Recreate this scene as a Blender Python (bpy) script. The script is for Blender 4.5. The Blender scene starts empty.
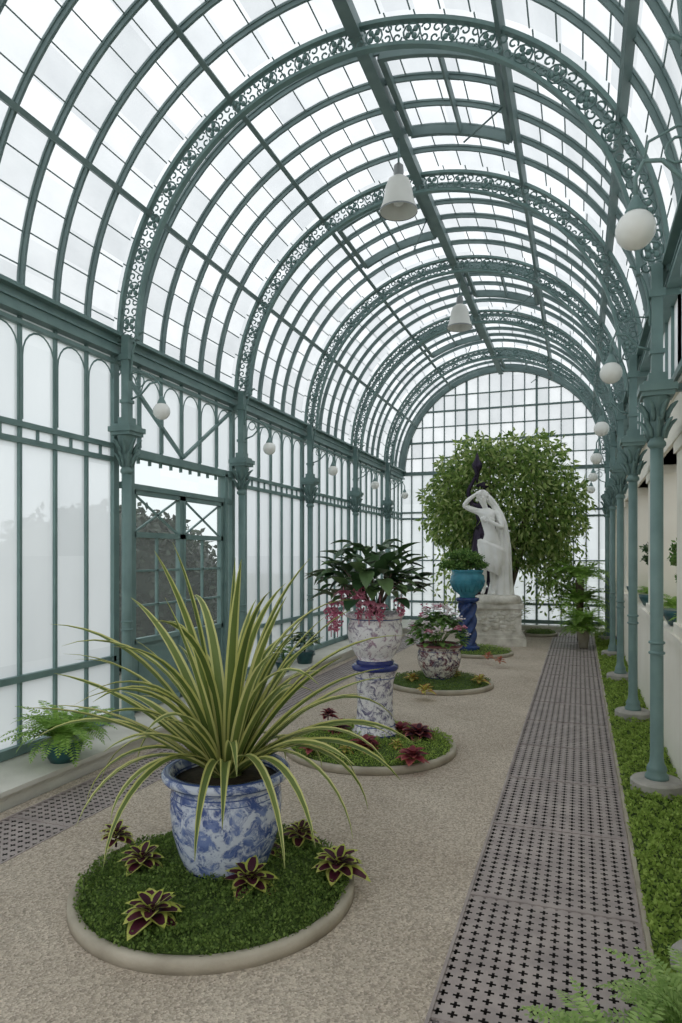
import bpy, math, random
import numpy as np
from mathutils import Vector, Matrix
random.seed(7); rng=np.random.default_rng(7)
pi=math.pi; sin=math.sin; cos=math.cos
scene=bpy.context.scene
try:
    scene.view_settings.view_transform='Standard'
    scene.view_settings.look='None'
except Exception: pass

# ------------------------------------------------------------ dimensions
S=2.14; D1=4.95; XL=-3.775; XR=0.487; CX=-1.645; RG=2.28; ZS=3.5
YB=15.2; YF=-1.47
XGL=CX-RG; XGR=CX+RG

# ------------------------------------------------------------ materials
def srgb(r,g,b):
    f=lambda c:(c/255/12.92) if c/255<=.04045 else ((c/255+.055)/1.055)**2.4
    return (f(r),f(g),f(b),1)
def newmat(n):
    m=bpy.data.materials.new(n); m.use_nodes=True
    nt=m.node_tree; nt.nodes.clear()
    o=nt.nodes.new('ShaderNodeOutputMaterial')
    return m,nt,o
def N(nt,t,**k):
    n=nt.nodes.new(t)
    for a,b in k.items():
        if a in n.inputs: n.inputs[a].default_value=b
        else: setattr(n,a,b)
    return n
def ramp(nt,stops,interp='LINEAR'):
    r=nt.nodes.new('ShaderNodeValToRGB'); r.color_ramp.interpolation=interp
    e=r.color_ramp.elements
    e[0].position,e[0].color=stops[0]; e[1].position,e[1].color=stops[-1]
    for p,c in stops[1:-1]:
        x=e.new(p); x.color=c
    return r
def mix(nt,fac,a,b,mode='MIX'):
    n=nt.nodes.new('ShaderNodeMix'); n.data_type='RGBA'; n.blend_type=mode
    for s,v in ((n.inputs[0],fac),(n.inputs[6],a),(n.inputs[7],b)):
        if isinstance(v,bpy.types.NodeSocket): nt.links.new(v,s)
        else: s.default_value=v
    return n.outputs[2]
def noisy(name,c1,c2,scale=8,rough=.6,bump=0,bscale=40,metal=0,detail=4,spec=.4):
    m,nt,o=newmat(name); L=nt.links.new
    tc=N(nt,'ShaderNodeTexCoord')
    n=N(nt,'ShaderNodeTexNoise',Scale=scale,Detail=detail); L(tc.outputs['Object'],n.inputs['Vector'])
    r=ramp(nt,[(.3,c1),(.7,c2)]); L(n.outputs['Fac'],r.inputs[0])
    p=N(nt,'ShaderNodeBsdfPrincipled',Roughness=rough,Metallic=metal)
    p.inputs['Specular IOR Level'].default_value=spec
    L(r.outputs[0],p.inputs['Base Color'])
    if bump:
        n2=N(nt,'ShaderNodeTexNoise',Scale=bscale,Detail=5); L(tc.outputs['Object'],n2.inputs['Vector'])
        b=N(nt,'ShaderNodeBump',Strength=bump,Distance=.01); L(n2.outputs['Fac'],b.inputs['Height']); L(b.outputs[0],p.inputs['Normal'])
    L(p.outputs[0],o.inputs[0]); return m
def leafm(name,cols,trans=.35,rough=.5):
    m,nt,o=newmat(name); L=nt.links.new
    g=N(nt,'ShaderNodeNewGeometry')
    k=len(cols)
    r=ramp(nt,[(i/(k-1),c) for i,c in enumerate(cols)]); L(g.outputs['Random Per Island'],r.inputs[0])
    p=N(nt,'ShaderNodeBsdfPrincipled',Roughness=rough); p.inputs['Specular IOR Level'].default_value=.3
    t=N(nt,'ShaderNodeBsdfTranslucent'); L(r.outputs[0],p.inputs['Base Color']); L(r.outputs[0],t.inputs['Color'])
    x=N(nt,'ShaderNodeMixShader'); x.inputs[0].default_value=trans
    L(p.outputs[0],x.inputs[1]); L(t.outputs[0],x.inputs[2]); L(x.outputs[0],o.inputs[0]); return m
IRON=noisy('painted_iron',srgb(104,130,128),srgb(120,146,143),6,.45)
IRON_D=noisy('painted_iron_roof',srgb(106,126,126),srgb(122,142,141),6,.5)
def gravel():
    m,nt,o=newmat('gravel'); L=nt.links.new
    tc=N(nt,'ShaderNodeTexCoord')
    n=N(nt,'ShaderNodeTexNoise',Scale=1.3,Detail=5); L(tc.outputs['Object'],n.inputs['Vector'])
    r=ramp(nt,[(.3,srgb(184,172,157)),(.7,srgb(205,194,179))]); L(n.outputs['Fac'],r.inputs[0])
    v=N(nt,'ShaderNodeTexVoronoi',Scale=110); L(tc.outputs['Object'],v.inputs['Vector'])
    rv=ramp(nt,[(0,(.40,.38,.36,1)),(.5,(.85,.83,.81,1)),(1,(1.3,1.3,1.3,1))])
    L(v.outputs['Color'],rv.inputs[0])
    c=mix(nt,.85,r.outputs[0],rv.outputs[0],'MULTIPLY')
    p=N(nt,'ShaderNodeBsdfPrincipled',Roughness=.9); p.inputs['Specular IOR Level'].default_value=.15
    L(c,p.inputs['Base Color'])
    b=N(nt,'ShaderNodeBump',Strength=.6,Distance=.006); L(v.outputs['Distance'],b.inputs['Height']); L(b.outputs[0],p.inputs['Normal'])
    L(p.outputs[0],o.inputs[0]); return m
GRAVEL=gravel()
STONE=noisy('curb_stone',srgb(152,144,128),srgb(184,176,160),5,.85,.3,60)
KERBM=noisy('pale_kerb_stone',srgb(196,194,184),srgb(218,216,206),3,.85,.2,60)
PLINTH=noisy('grey_stone',srgb(150,147,140),srgb(178,174,166),9,.85,.3,60)
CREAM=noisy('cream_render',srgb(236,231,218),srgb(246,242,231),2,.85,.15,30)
DARK=noisy('dark_pit',srgb(40,37,36),srgb(56,52,50),9,.95)
GRATE=noisy('cast_iron_grate',srgb(146,136,133),srgb(172,161,156),7,.55,.2,80)
WHITEST=noisy('marble',srgb(228,227,222),srgb(246,245,242),4,.5,.1,20)
PEDST=noisy('weathered_marble',srgb(190,184,172),srgb(236,232,222),7,.8,.5,25)
BRONZE=noisy('dark_bronze',srgb(36,30,44),srgb(62,52,70),8,.35,0,40,.6)
SOIL=noisy('soil',srgb(46,40,30),srgb(70,62,46),20,.95,.6,60)
MOSS=noisy('moss_base',srgb(56,74,34),srgb(88,110,52),14,.95,.8,90)
BARK=noisy('bark',srgb(80,70,58),srgb(120,106,90),16,.9,.5,50)
COBALT=noisy('cobalt_glaze',srgb(30,46,92),srgb(50,76,130),10,.2)
TURQ=noisy('turquoise_glaze',srgb(44,112,132),srgb(72,148,166),6,.18)
TEALPOT=noisy('teal_glaze',srgb(30,66,72),srgb(52,96,98),6,.3)
GLOBE=noisy('opal_globe',srgb(232,232,226),srgb(244,244,240),3,.15)
SHADE=noisy('enamel_shade',srgb(210,210,204),srgb(230,230,224),3,.35)
GREYM=noisy('zinc_cap',srgb(120,124,124),srgb(150,154,154),3,.4,0,40,.5)
GROUNDM=noisy('outdoor_ground',srgb(150,152,140),srgb(176,178,166),1,.95)
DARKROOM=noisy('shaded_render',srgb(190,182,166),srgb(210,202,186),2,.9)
L_TREE=leafm('tree_leaf',[srgb(84,114,58),srgb(122,150,76),srgb(156,180,100),srgb(204,212,150)],.45)
L_MOSS=leafm('moss_leaf',[srgb(80,104,50),srgb(104,130,62),srgb(134,158,82)],.35,.7)
L_MOSSB=leafm('moss_leaf_bright',[srgb(122,148,66),srgb(150,176,84),srgb(178,200,106)],.4,.7)
L_FERN=leafm('fern_leaf',[srgb(112,152,66),srgb(146,184,88),srgb(172,204,110)],.45)
L_FERNP=leafm('pale_fern_leaf',[srgb(134,166,92),srgb(160,190,112),srgb(184,208,136)],.45)
L_DARK=leafm('broad_leaf',[srgb(42,68,44),srgb(66,94,58),srgb(104,128,84)],.15,.3)
L_MED=leafm('mid_leaf',[srgb(70,106,52),srgb(100,138,68),srgb(130,160,88)],.3)
L_YEL=leafm('flax_edge',[srgb(196,196,116),srgb(222,220,154)],.35,.35)
L_GRN=leafm('flax_centre',[srgb(88,108,56),srgb(130,146,80)],.3,.35)
L_LIME=leafm('coleus_edge',[srgb(176,186,84),srgb(208,210,118)],.3)
L_MAR=leafm('coleus_heart',[srgb(66,28,46),srgb(94,40,58)],.2)
L_RED=leafm('red_leaf',[srgb(134,62,66),srgb(172,92,90),srgb(196,132,114)],.3)
L_ROSE=leafm('rose_heart',[srgb(120,46,62),srgb(170,86,92)],.3)
L_ORG=leafm('orange_leaf',[srgb(176,102,60),srgb(200,146,84)],.3)
PINK=leafm('pink_flower',[srgb(196,104,134),srgb(220,142,166),srgb(236,180,196)],.3)
WHT=leafm('white_flower',[srgb(240,226,232),srgb(250,246,246)],.3)
HEDGE=leafm('outdoor_leaf',[srgb(52,66,54),srgb(82,96,78)],.1)

def glass(name,fac,c1,c2,tcol,dim=.9):
    m,nt,o=newmat(name); L=nt.links.new
    uv=N(nt,'ShaderNodeUVMap')
    fl=N(nt,'ShaderNodeVectorMath',operation='FLOOR'); L(uv.outputs[0],fl.inputs[0])
    wn=N(nt,'ShaderNodeTexWhiteNoise',noise_dimensions='3D'); L(fl.outputs[0],wn.inputs['Vector'])
    no=N(nt,'ShaderNodeTexNoise',Scale=.9,Detail=5); L(uv.outputs[0],no.inputs['Vector'])
    ad=N(nt,'ShaderNodeMath',operation='ADD'); L(wn.outputs['Value'],ad.inputs[0]); L(no.outputs['Fac'],ad.inputs[1])
    hf=N(nt,'ShaderNodeMath',operation='MULTIPLY'); L(ad.outputs[0],hf.inputs[0]); hf.inputs[1].default_value=.5
    r=ramp(nt,[(.15,c1),(.8,c2)]); L(hf.outputs[0],r.inputs[0])
    rt=ramp(nt,[(.15,tuple(x*dim for x in tcol[:3])+(1,)),(.8,tcol)]); L(hf.outputs[0],rt.inputs[0])
    t=N(nt,'ShaderNodeBsdfTransparent'); L(rt.outputs[0],t.inputs[0])
    tl=N(nt,'ShaderNodeBsdfTranslucent'); L(r.outputs[0],tl.inputs[0])
    x=N(nt,'ShaderNodeMixShader'); x.inputs[0].default_value=fac
    L(t.outputs[0],x.inputs[1]); L(tl.outputs[0],x.inputs[2])
    g=N(nt,'ShaderNodeBsdfGlossy',Roughness=.15)
    x2=N(nt,'ShaderNodeMixShader'); x2.inputs[0].default_value=.04
    L(x.outputs[0],x2.inputs[1]); L(g.outputs[0],x2.inputs[2]); L(x2.outputs[0],o.inputs[0]); return m
G_ROOF=glass('roof_glass',.45,(.42,.46,.48,1),(.9,.92,.93,1),(.80,.82,.83,1),.84)
G_WALL=glass('whitewashed_glass',.85,(.68,.72,.74,1),(.84,.88,.90,1),(.85,.9,.92,1))
G_CLEAR=glass('clear_glass',.08,(.8,.85,.85,1),(.9,.95,.95,1),(.8,.86,.85,1))

def porcelain(name,base,ink,scale,th,bands,ink2=None):
    m,nt,o=newmat(name); L=nt.links.new
    tc=N(nt,'ShaderNodeTexCoord')
    n=N(nt,'ShaderNodeTexNoise',Scale=scale,Detail=8,Roughness=.72,Distortion=.8); L(tc.outputs['Object'],n.inputs['Vector'])
    r=ramp(nt,[(th-.05,(0,0,0,1)),(th+.06,(1,1,1,1))]); L(n.outputs['Fac'],r.inputs[0])
    n3=N(nt,'ShaderNodeTexNoise',Scale=scale*.8,Detail=4); L(tc.outputs['Object'],n3.inputs['Vector'])
    r3=ramp(nt,[(.4,ink),(.6,ink2 or ink)]); L(n3.outputs['Fac'],r3.inputs[0])
    c=mix(nt,r.outputs[0],base,r3.outputs[0])
    v=N(nt,'ShaderNodeTexVoronoi',Scale=scale*2.2); L(tc.outputs['Object'],v.inputs['Vector'])
    rv=ramp(nt,[(.08,(.8,.8,.8,1)),(.24,(0,0,0,1))]); L(v.outputs['Distance'],rv.inputs[0])
    c=mix(nt,rv.outputs[0],c,ink)
    sp=N(nt,'ShaderNodeSeparateXYZ'); L(tc.outputs['Object'],sp.inputs[0])
    for z0,z1,col in bands:
        a=N(nt,'ShaderNodeMath',operation='GREATER_THAN'); L(sp.outputs[2],a.inputs[0]); a.inputs[1].default_value=z0
        b=N(nt,'ShaderNodeMath',operation='LESS_THAN'); L(sp.outputs[2],b.inputs[0]); b.inputs[1].default_value=z1
        q=N(nt,'ShaderNodeMath',operation='MULTIPLY'); L(a.outputs[0],q.inputs[0]); L(b.outputs[0],q.inputs[1])
        c=mix(nt,q.outputs[0],c,col)
    p=N(nt,'ShaderNodeBsdfPrincipled',Roughness=.16); L(c,p.inputs['Base Color']); L(p.outputs[0],o.inputs[0]); return m
WB=srgb(202,210,224); BL=srgb(70,90,146); BLD=srgb(44,54,116)
POT1=porcelain('blue_white_porcelain',WB,BL,15,.5,[(.484,.495,BL),(.438,.446,BL),(.015,.03,BLD),(.40,.406,BL),(.372,.376,BL)],srgb(118,136,184))
POT2=porcelain('blue_white_pedestal',srgb(232,230,232),srgb(92,90,120),18,.52,[(.0,.04,BLD),(.565,.62,BLD),(.10,.108,BL),(.50,.508,BL)],srgb(136,128,156))
POT3=porcelain('imari_porcelain',srgb(232,226,218),srgb(118,66,74),16,.5,[(.395,.43,srgb(130,80,84)),(.0,.02,BLD),(.34,.346,BLD)],srgb(74,68,98))
POT2B=porcelain('blue_white_vase',srgb(236,234,236),srgb(122,112,138),17,.55,[(.0,.035,BLD),(.38,.39,BL)],srgb(172,142,160))

# ------------------------------------------------------------ mesh builder
class MB:
    def __init__(s): s.v=[];s.f=[];s.m=[];s.sm=[]
    def add(s,V,F,mi=0,smooth=False):
        o=len(s.v); s.v.extend([tuple(p) for p in V]); s.f.extend([tuple(i+o for i in f) for f in F])
        if isinstance(mi,(list,tuple)): s.m.extend(mi)
        else: s.m.extend([mi]*len(F))
        s.sm.extend([smooth]*len(F))
    def obj(s,name,mats,loc=(0,0,0),rotz=0,parent=None):
        me=bpy.data.meshes.new(name); me.from_pydata(s.v,[],s.f)
        for m in mats: me.materials.append(m)
        me.polygons.foreach_set('material_index',s.m); me.polygons.foreach_set('use_smooth',s.sm)
        me.update()
        ob=bpy.data.objects.new(name,me); scene.collection.objects.link(ob)
        ob.location=loc; ob.rotation_euler=(0,0,rotz)
        if parent: ob.parent=parent
        return ob
BF=[(0,1,3,2),(4,6,7,5),(0,4,5,1),(2,3,7,6),(0,2,6,4),(1,5,7,3)]
def box(mb,x0,x1,y0,y1,z0,z1,mi=0):
    V=[(x,y,z) for x in (x0,x1) for y in (y0,y1) for z in (z0,z1)]
    mb.add(V,BF,mi)
def bar(mb,p0,p1,w,h,mi=0,up=(0,0,1)):
    p0=Vector(p0);p1=Vector(p1);d=(p1-p0).normalized(); u=Vector(up)
    if abs(d.dot(u))>.98: u=Vector((0,1,0))
    s=d.cross(u).normalized(); u=s.cross(d)
    V=[p+s*a*w/2+u*b*h/2 for p in (p0,p1) for a in (-1,1) for b in (-1,1)]
    mb.add(V,BF,mi)
def tube(mb,pts,r,n=6,mi=0,closed=False,smooth=True,caps=True):
    P=[Vector(p) for p in pts]; k=len(P); V=[];F=[]
    rr=r if isinstance(r,(list,tuple)) else [r]*k
    prev=None
    for i,p in enumerate(P):
        a=P[(i-1)%k] if (closed or i>0) else p; b=P[(i+1)%k] if (closed or i<k-1) else p
        d=(b-a); d=d.normalized() if d.length>1e-9 else Vector((0,0,1))
        if prev is None:
            u=Vector((0,0,1)) if abs(d.z)<.9 else Vector((1,0,0))
            s=d.cross(u).normalized()
        else:
            s=(prev-d*prev.dot(d)); s=s.normalized() if s.length>1e-6 else d.orthogonal().normalized()
        prev=s; t=d.cross(s)
        for j in range(n):
            q=2*pi*j/n; V.append(p+s*cos(q)*rr[i]+t*sin(q)*rr[i])
    m=k if closed else k-1
    for i in range(m):
        for j in range(n):
            a=i*n+j;b=i*n+(j+1)%n;c=((i+1)%k)*n+(j+1)%n;d=((i+1)%k)*n+j
            F.append((a,b,c,d))
    if caps and not closed:
        F.append(tuple(range(n-1,-1,-1))); F.append(tuple((k-1)*n+j for j in range(n)))
    mb.add(V,F,mi,smooth)
def lathe(mb,prof,n=32,c=(0,0,0),mi=0,smooth=True,cap=True,fold=None):
    V=[];F=[];k=len(prof)
    for i,(r,z) in enumerate(prof):
        for j in range(n):
            a=2*pi*j/n; q=r
            if fold: q=r*fold(a,z)
            V.append((c[0]+q*cos(a),c[1]+q*sin(a),c[2]+z))
    for i in range(k-1):
        for j in range(n):
            F.append((i*n+j,i*n+(j+1)%n,(i+1)*n+(j+1)%n,(i+1)*n+j))
    if cap:
        F.append(tuple(range(n-1,-1,-1))); F.append(tuple((k-1)*n+j for j in range(n)))
    mb.add(V,F,mi,smooth)
def sphere(mb,c,r,mi=0,n=10,sc=(1,1,1)):
    h=max(4,n//2+1)
    V=[];F=[]
    for i in range(h+1):
        t=-pi/2+pi*i/h
        for j in range(n):
            a=2*pi*j/n
            V.append((c[0]+sc[0]*r*cos(t)*cos(a),c[1]+sc[1]*r*cos(t)*sin(a),c[2]+sc[2]*r*sin(t)))
    for i in range(h):
        for j in range(n): F.append((i*n+j,i*n+(j+1)%n,(i+1)*n+(j+1)%n,(i+1)*n+j))
    mb.add(V,F,mi,True)
def ringbox(mb,r0,r1,y0,y1,a0=0,a1=pi,n=64,mi=0,cz=ZS,cx=CX):
    V=[];F=[]
    for i in range(n+1):
        a=a0+(a1-a0)*i/n
        for r in (r0,r1):
            for y in (y0,y1): V.append((cx-r*cos(a),y,cz+r*sin(a)))
    for i in range(n):
        o=i*4;q=o+4
        F+= [(o,o+1,q+1,q),(o+2,q+2,q+3,o+3),(o,q,q+2,o+2),(o+1,o+3,q+3,q+1)]
    F+=[(0,2,3,1),(n*4,n*4+1,n*4+3,n*4+2)]
    mb.add(V,F,mi,False)
def scatter(mb,C,Dr,L,W,mis):
    C=np.asarray(C,float);Dr=np.asarray(Dr,float); n=len(C)
    Dr/=np.linalg.norm(Dr,axis=1)[:,None]+1e-9
    s=np.cross(Dr,rng.normal(size=(n,3))); s/=np.linalg.norm(s,axis=1)[:,None]+1e-9
    L=np.asarray(L).reshape(-1,1)*np.ones((n,1)); W=np.asarray(W).reshape(-1,1)*np.ones((n,1))
    A=C; B=C+Dr*L*.45+s*W/2; T=C+Dr*L; E=C+Dr*L*.45-s*W/2
    V=np.stack([A,B,T,E],1).reshape(-1,3)
    F=[(4*i,4*i+1,4*i+2,4*i+3) for i in range(n)]
    mi=[random.choice(mis) for _ in range(n)]
    mb.add(V.tolist(),F,mi)
def blade(mb,base,az,e0,bend,L,w,seg=12,mi=0,mie=None,pw=1.4,twist=0,taper=1.0):
    p=Vector(base);V=[];F=[];M=[]
    h=Vector((cos(az),sin(az),0)); side0=Vector((-sin(az),cos(az),0))
    for i in range(seg+1):
        t=i/seg; e=e0-bend*t**pw
        d=h*cos(e)+Vector((0,0,1))*sin(e); up=(-h*sin(e)+Vector((0,0,1))*cos(e))
        tw=twist*t; sd=side0*cos(tw)+up*sin(tw); un=up*cos(tw)-side0*sin(tw)
        ww=w*(min(1,.55+t*1.5))*(1-t**3*taper)*.5+.0008
        for q in (-1,-.6,0,.6,1):
            V.append(p+sd*q*ww+un*abs(q)*ww*.5)
        p=p+d*(L/seg)
    for i in range(seg):
        for j in range(4):
            a=i*5+j; F.append((a,a+1,a+6,a+5)); M.append(mie if (mie is not None and j in (0,3)) else mi)
    mb.add(V,F,M,True)
def ovate(mb,base,d,up,L,W,mi=0,mi2=None,droop=.3,seg=6):
    d=Vector(d).normalized(); up=Vector(up); s=d.cross(up)
    s=s.normalized() if s.length>1e-4 else d.orthogonal().normalized(); up=s.cross(d)
    V=[];F=[];M=[]
    for i in range(seg+1):
        t=i/seg; wv=W*.5*(sin(pi*t**.8)**.8 if 0<t<1 else 0)+.0005
        c=Vector(base)+d*L*t-up*droop*L*t*t
        for q in (-1,-.62,0,.62,1): V.append(c+s*q*wv+up*abs(q)*wv*.35)
    for i in range(seg):
        for j in range(4):
            a=i*5+j;F.append((a,a+1,a+6,a+5)); M.append(mi2 if (mi2 is not None and j in (1,2) and i<seg-1) else mi)
    mb.add(V,F,M,True)
def frond(mb,base,az,e0,bend,L,w,mi=0,pairs=16,rm=None):
    p=Vector(base); h=Vector((cos(az),sin(az),0)); sd=Vector((-sin(az),cos(az),0)); pts=[p.copy()]
    for i in range(pairs):
        t=(i+1)/pairs; e=e0-bend*t
        d=h*cos(e)+Vector((0,0,1))*sin(e); p=p+d*(L/pairs); pts.append(p.copy())
        if t<.12: continue
        ln=w*sin(pi*min(1,t*.92+.06))**.7
        pw=L/pairs*.95
        for q in (-1,1):
            dd=(sd*q+d*.35+Vector((0,0,random.uniform(-.25,.05)))).normalized()
            V=[p,p+dd*ln*.4+d*pw*.5,p+dd*ln,p+dd*ln*.4-d*pw*.4]
            mb.add(V,[(0,1,2,3)],mi)
    tube(mb,pts,[.003*(1-.7*i/pairs) for i in range(pairs+1)],3,mi if rm is None else rm,caps=False)

# ------------------------------------------------------------ floor
mb=MB()
def plate(x0,x1,z=0,mi=0): mb.add([(x0,YF,z),(x1,YF,z),(x1,YB,z),(x0,YB,z)],[(0,1,2,3)],mi)
plate(-2.83,-.5); plate(-3.40,-3.30); plate(.25,.28)
mb.obj('floor',[GRAVEL])
mb=MB(); mb.add([(-3.38,YF,-.06),(.3,YF,-.06),(.3,YB,-.06),(-3.38,YB,-.06)],[(0,1,2,3)],0)
mb.obj('floor_channel_base',[DARK])
def grate(name,x0,x1,nx):
    w=x1-x0; cell=w/nx; y0=1.4; ny=int((YB-.3-y0)/cell)
    gx=[0,.17,.40,.60,.83]
    xs=np.array([x0+(i+g)*cell for i in range(nx) for g in gx]+[x1])
    ys=np.array([y0+(i+g)*cell for i in range(ny) for g in gx]+[y0+ny*cell])
    X,Y=np.meshgrid(xs,ys); V=np.stack([X.ravel(),Y.ravel(),np.full(X.size,-.003)],1)
    F=[];W=len(xs)
    for j in range(len(ys)-1):
        for i in range(W-1):
            a,b=i%5,j%5
            if (a==2 and 1<=b<=3) or (b==2 and 1<=a<=3): continue
            F.append((j*W+i,j*W+i+1,(j+1)*W+i+1,(j+1)*W+i))
    m=MB(); m.add(V.tolist(),F,0)
    box(m,x0-.001,x0+.012,y0,YB-.3,-.02,.004,0); box(m,x1-.012,x1+.001,y0,YB-.3,-.02,.004,0)
    k=y0
    while k<YB-.4:
        box(m,x0,x1,k-.006,k+.006,-.02,.002,0); k+=.9
    m.obj(name,[GRATE])
grate('floor_heating_grate',-.5,.25,14); grate('floor_heating_grate',-3.30,-2.83,9)
mb=MB(); g=-.12; mb.add([(-40,-30,g),(40,-30,g),(40,60,g),(-40,60,g)],[(0,1,2,3)]); mb.obj('ground_outside',[GROUNDM])
mb=MB(); box(mb,-4.05,-3.42,YF,YB,-.1,.10); box(mb,-4.05,-3.38,YF,YB,.10,.13); mb.obj('stone_kerb_left',[KERBM])
mb=MB(); box(mb,-3.38,.25,YB-.25,YB+.05,-.1,.10); mb.obj('stone_kerb_back',[KERBM])

# ------------------------------------------------------------ left wall
def yk(k): return D1+S*k
def wall_frames(mb,X,side,za,zb,low=True,door=None):
    for k in range(-3,5):
        y0,y1=yk(k),min(yk(k+1),YB)
        n=6 if y1-y0>2 else 5
        dy=(y1-y0)/n
        isdoor=(door==k)
        for i in range(n+1):
            y=y0+dy*i
            th=.045 if i in (0,n) else .026
            if isdoor and 0<i<n: box(mb,X-.025,X+.025,y-th/2,y+th/2,2.57,zb)
            else: box(mb,X-.025,X+.025,y-th/2,y+th/2,za,zb)
        for i in range(n):
            c=y0+dy*(i+.5); r=dy/2-.02
            pts=[(X+.02*side,c-r*cos(a),zb-.30+r*1.25*sin(a)) for a in [pi*j/10 for j in range(11)]]
            pts=[(X+.02*side,c-r,2.62)]+pts+[(X+.02*side,c+r,2.62)]
            tube(mb,pts,.008,4,0,smooth=False)
mb=MB(); 
wall_frames(mb,XGL,1,.13,3.4,True,0)
for (z,h,dx) in ((.17,.07,.05),(.69,.05,.04),(2.46,.04,.035),(2.58,.04,.035),(3.33,.03,.05)):
    for k in range(-3,5):
        if k==0 and z<2.5: continue
        box(mb,XGL-.03,XGL+dx,yk(k),min(yk(k+1),YB),z-h/2,z+h/2)
y=YF
while y<YB:
    box(mb,XGL-.01,XGL+.02,y-.008,y+.008,2.47,2.58); y+=S/12
wl=mb.obj('wall_left',[IRON])
def gpane(name,V,UV,mat,parent=None):
    me=bpy.data.meshes.new(name); me.from_pydata(V,[],[(0,1,2,3)]); uvl=me.uv_layers.new(name='UVMap')
    for i,u in enumerate(UV): uvl.data[i].uv=u
    me.materials.append(mat); ob=bpy.data.objects.new(name,me); scene.collection.objects.link(ob)
    return ob
def wallglass(name,X,y0,y1,z0,z1,mat):
    u0=(y0-D1)/(S/6);u1=(y1-D1)/(S/6);v0=z0/.8;v1=z1/.8
    return gpane(name,[(X,y0,z0),(X,y1,z0),(X,y1,z1),(X,y0,z1)],[(u0,v0),(u1,v0),(u1,v1),(u0,v1)],mat)
wallglass('window_1',XGL,YF,yk(0),.13,3.4,G_WALL)
wallglass('window_2',XGL,yk(1),YB,.13,3.4,G_WALL)
wallglass('window_3',XGL,yk(0),yk(1),2.57,3.4,G_WALL)
# door bay
mb=MB(); y0,y1=yk(0)+.06,yk(1)-.06; X=XGL
for y in (y0+.14,y1-.14): box(mb,X-.04,X+.06,y-.03,y+.03,.1,2.55)
box(mb,X-.04,X+.06,y0,y1,2.52,2.59); box(mb,X-.04,X+.05,y0,y1,2.22,2.27)
a,b=y0+.175,y1-.175; mid=(a+b)/2
for (p,q) in ((a,mid-.005),(mid+.005,b)):
    for y in (p+.025,q-.025): box(mb,X-.02,X+.035,y-.025,y+.025,.14,2.22)
    for z in (.17,.80,1.80,2.20): box(mb,X-.02,X+.035,p,q,z-.025,z+.025)
    box(mb,X-.012,X+.012,p,q,.14,.80); box(mb,X-.02,X+.024,p+.11,q-.11,.27,.68)
    for z0,z1 in ((1.82,2.18),):
        bar(mb,(X+.01,p+.05,z0),(X+.01,q-.05,z1),.018,.018); bar(mb,(X+.01,p+.05,z1),(X+.01,q-.05,z0),.018,.018)
    for z in (1.13,1.46): box(mb,X-.01,X+.02,p,q,z-.01,z+.01)
    c=(p+q)/2; box(mb,X-.01,X+.02,c-.01,c+.01,.8,1.78)
sphere(mb,(X+.07,mid-.05,1.15),.025,0)
bar(mb,(X+.03,y0,3.3),(X+.03,mid,2.62),.035,.03); bar(mb,(X+.03,y1,3.3),(X+.03,mid,2.62),.035,.03)
mb.obj('door_1',[IRON])
wallglass('window_4',XGL,yk(0),yk(1),.76,2.57,G_CLEAR)
mb=MB()
C=rng.normal(size=(7000,3)); C/=np.linalg.norm(C,axis=1)[:,None]
C=C*np.array([1.0,3.2,1.55])*rng.uniform(.8,1,(7000,1))+np.array([-7,9,.9]); C[:,2]=np.maximum(C[:,2],-.1)
scatter(mb,C,rng.normal(size=(7000,3)),.15,.08,[0])
sphere(mb,(-7,9,.9),1,0,24,(.85,2.9,1.4))
mb.obj('shrub_outside',[HEDGE])

# ------------------------------------------------------------ cornice both sides
mb=MB()
for X,s in ((XGL,1),(XGR,-1)):
    def cb(a,b,z0,z1):
        x0,x1=sorted((X+a*s,X+b*s)); box(mb,x0,x1,YF,YB,z0,z1)
    cb(-.05,.06,3.40,3.55); cb(-.05,.12,3.54,3.57); cb(-.05,.09,3.38,3.41); cb(.06,.08,3.47,3.485)
mb.obj('trim_1',[IRON])
# ------------------------------------------------------------ ribs / purlins
mb=MB()
k=YF; i=0; st=S/6
while k<YB-.05:
    if i%6: ringbox(mb,RG-.05,RG-.005,k-.010,k+.010,0.02,pi-.02,48)
    if i%6: ringbox(mb,RG-.015,RG+.005,k-.019,k+.019,0.02,pi-.02,48)
    k+=st;i+=1
for ang,w,h in ((30,.04,.065),(60,.04,.065),(90,.075,.12),(120,.04,.065),(150,.04,.065)):
    a=math.radians(ang); r=RG-.07
    p=(CX-r*cos(a),YF,ZS+r*sin(a)); q=(p[0],YB,p[2])
    bar(mb,p,q,w,h,0,up=(-cos(a),0,sin(a)))
    if ang==90:
        bar(mb,(CX,YF,ZS+r-.07),(CX,YB,ZS+r-.07),.10,.02)
# short staggered glass laps
for c in range(int((YB-YF)/st)+1):
    ya=YF+c*st; yb=min(ya+st,YB)
    off=random.uniform(-1,1)
    for i in range(1,30):
        ang=i*6+off
        if min(abs(ang-m) for m in (30,60,90,120,150))<2: continue
        a=math.radians(ang); r=RG-.004
        bar(mb,(CX-r*cos(a),ya,ZS+r*sin(a)),(CX-r*cos(a),yb,ZS+r*sin(a)),.010,.006,0,up=(-cos(a),0,sin(a)))
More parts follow.
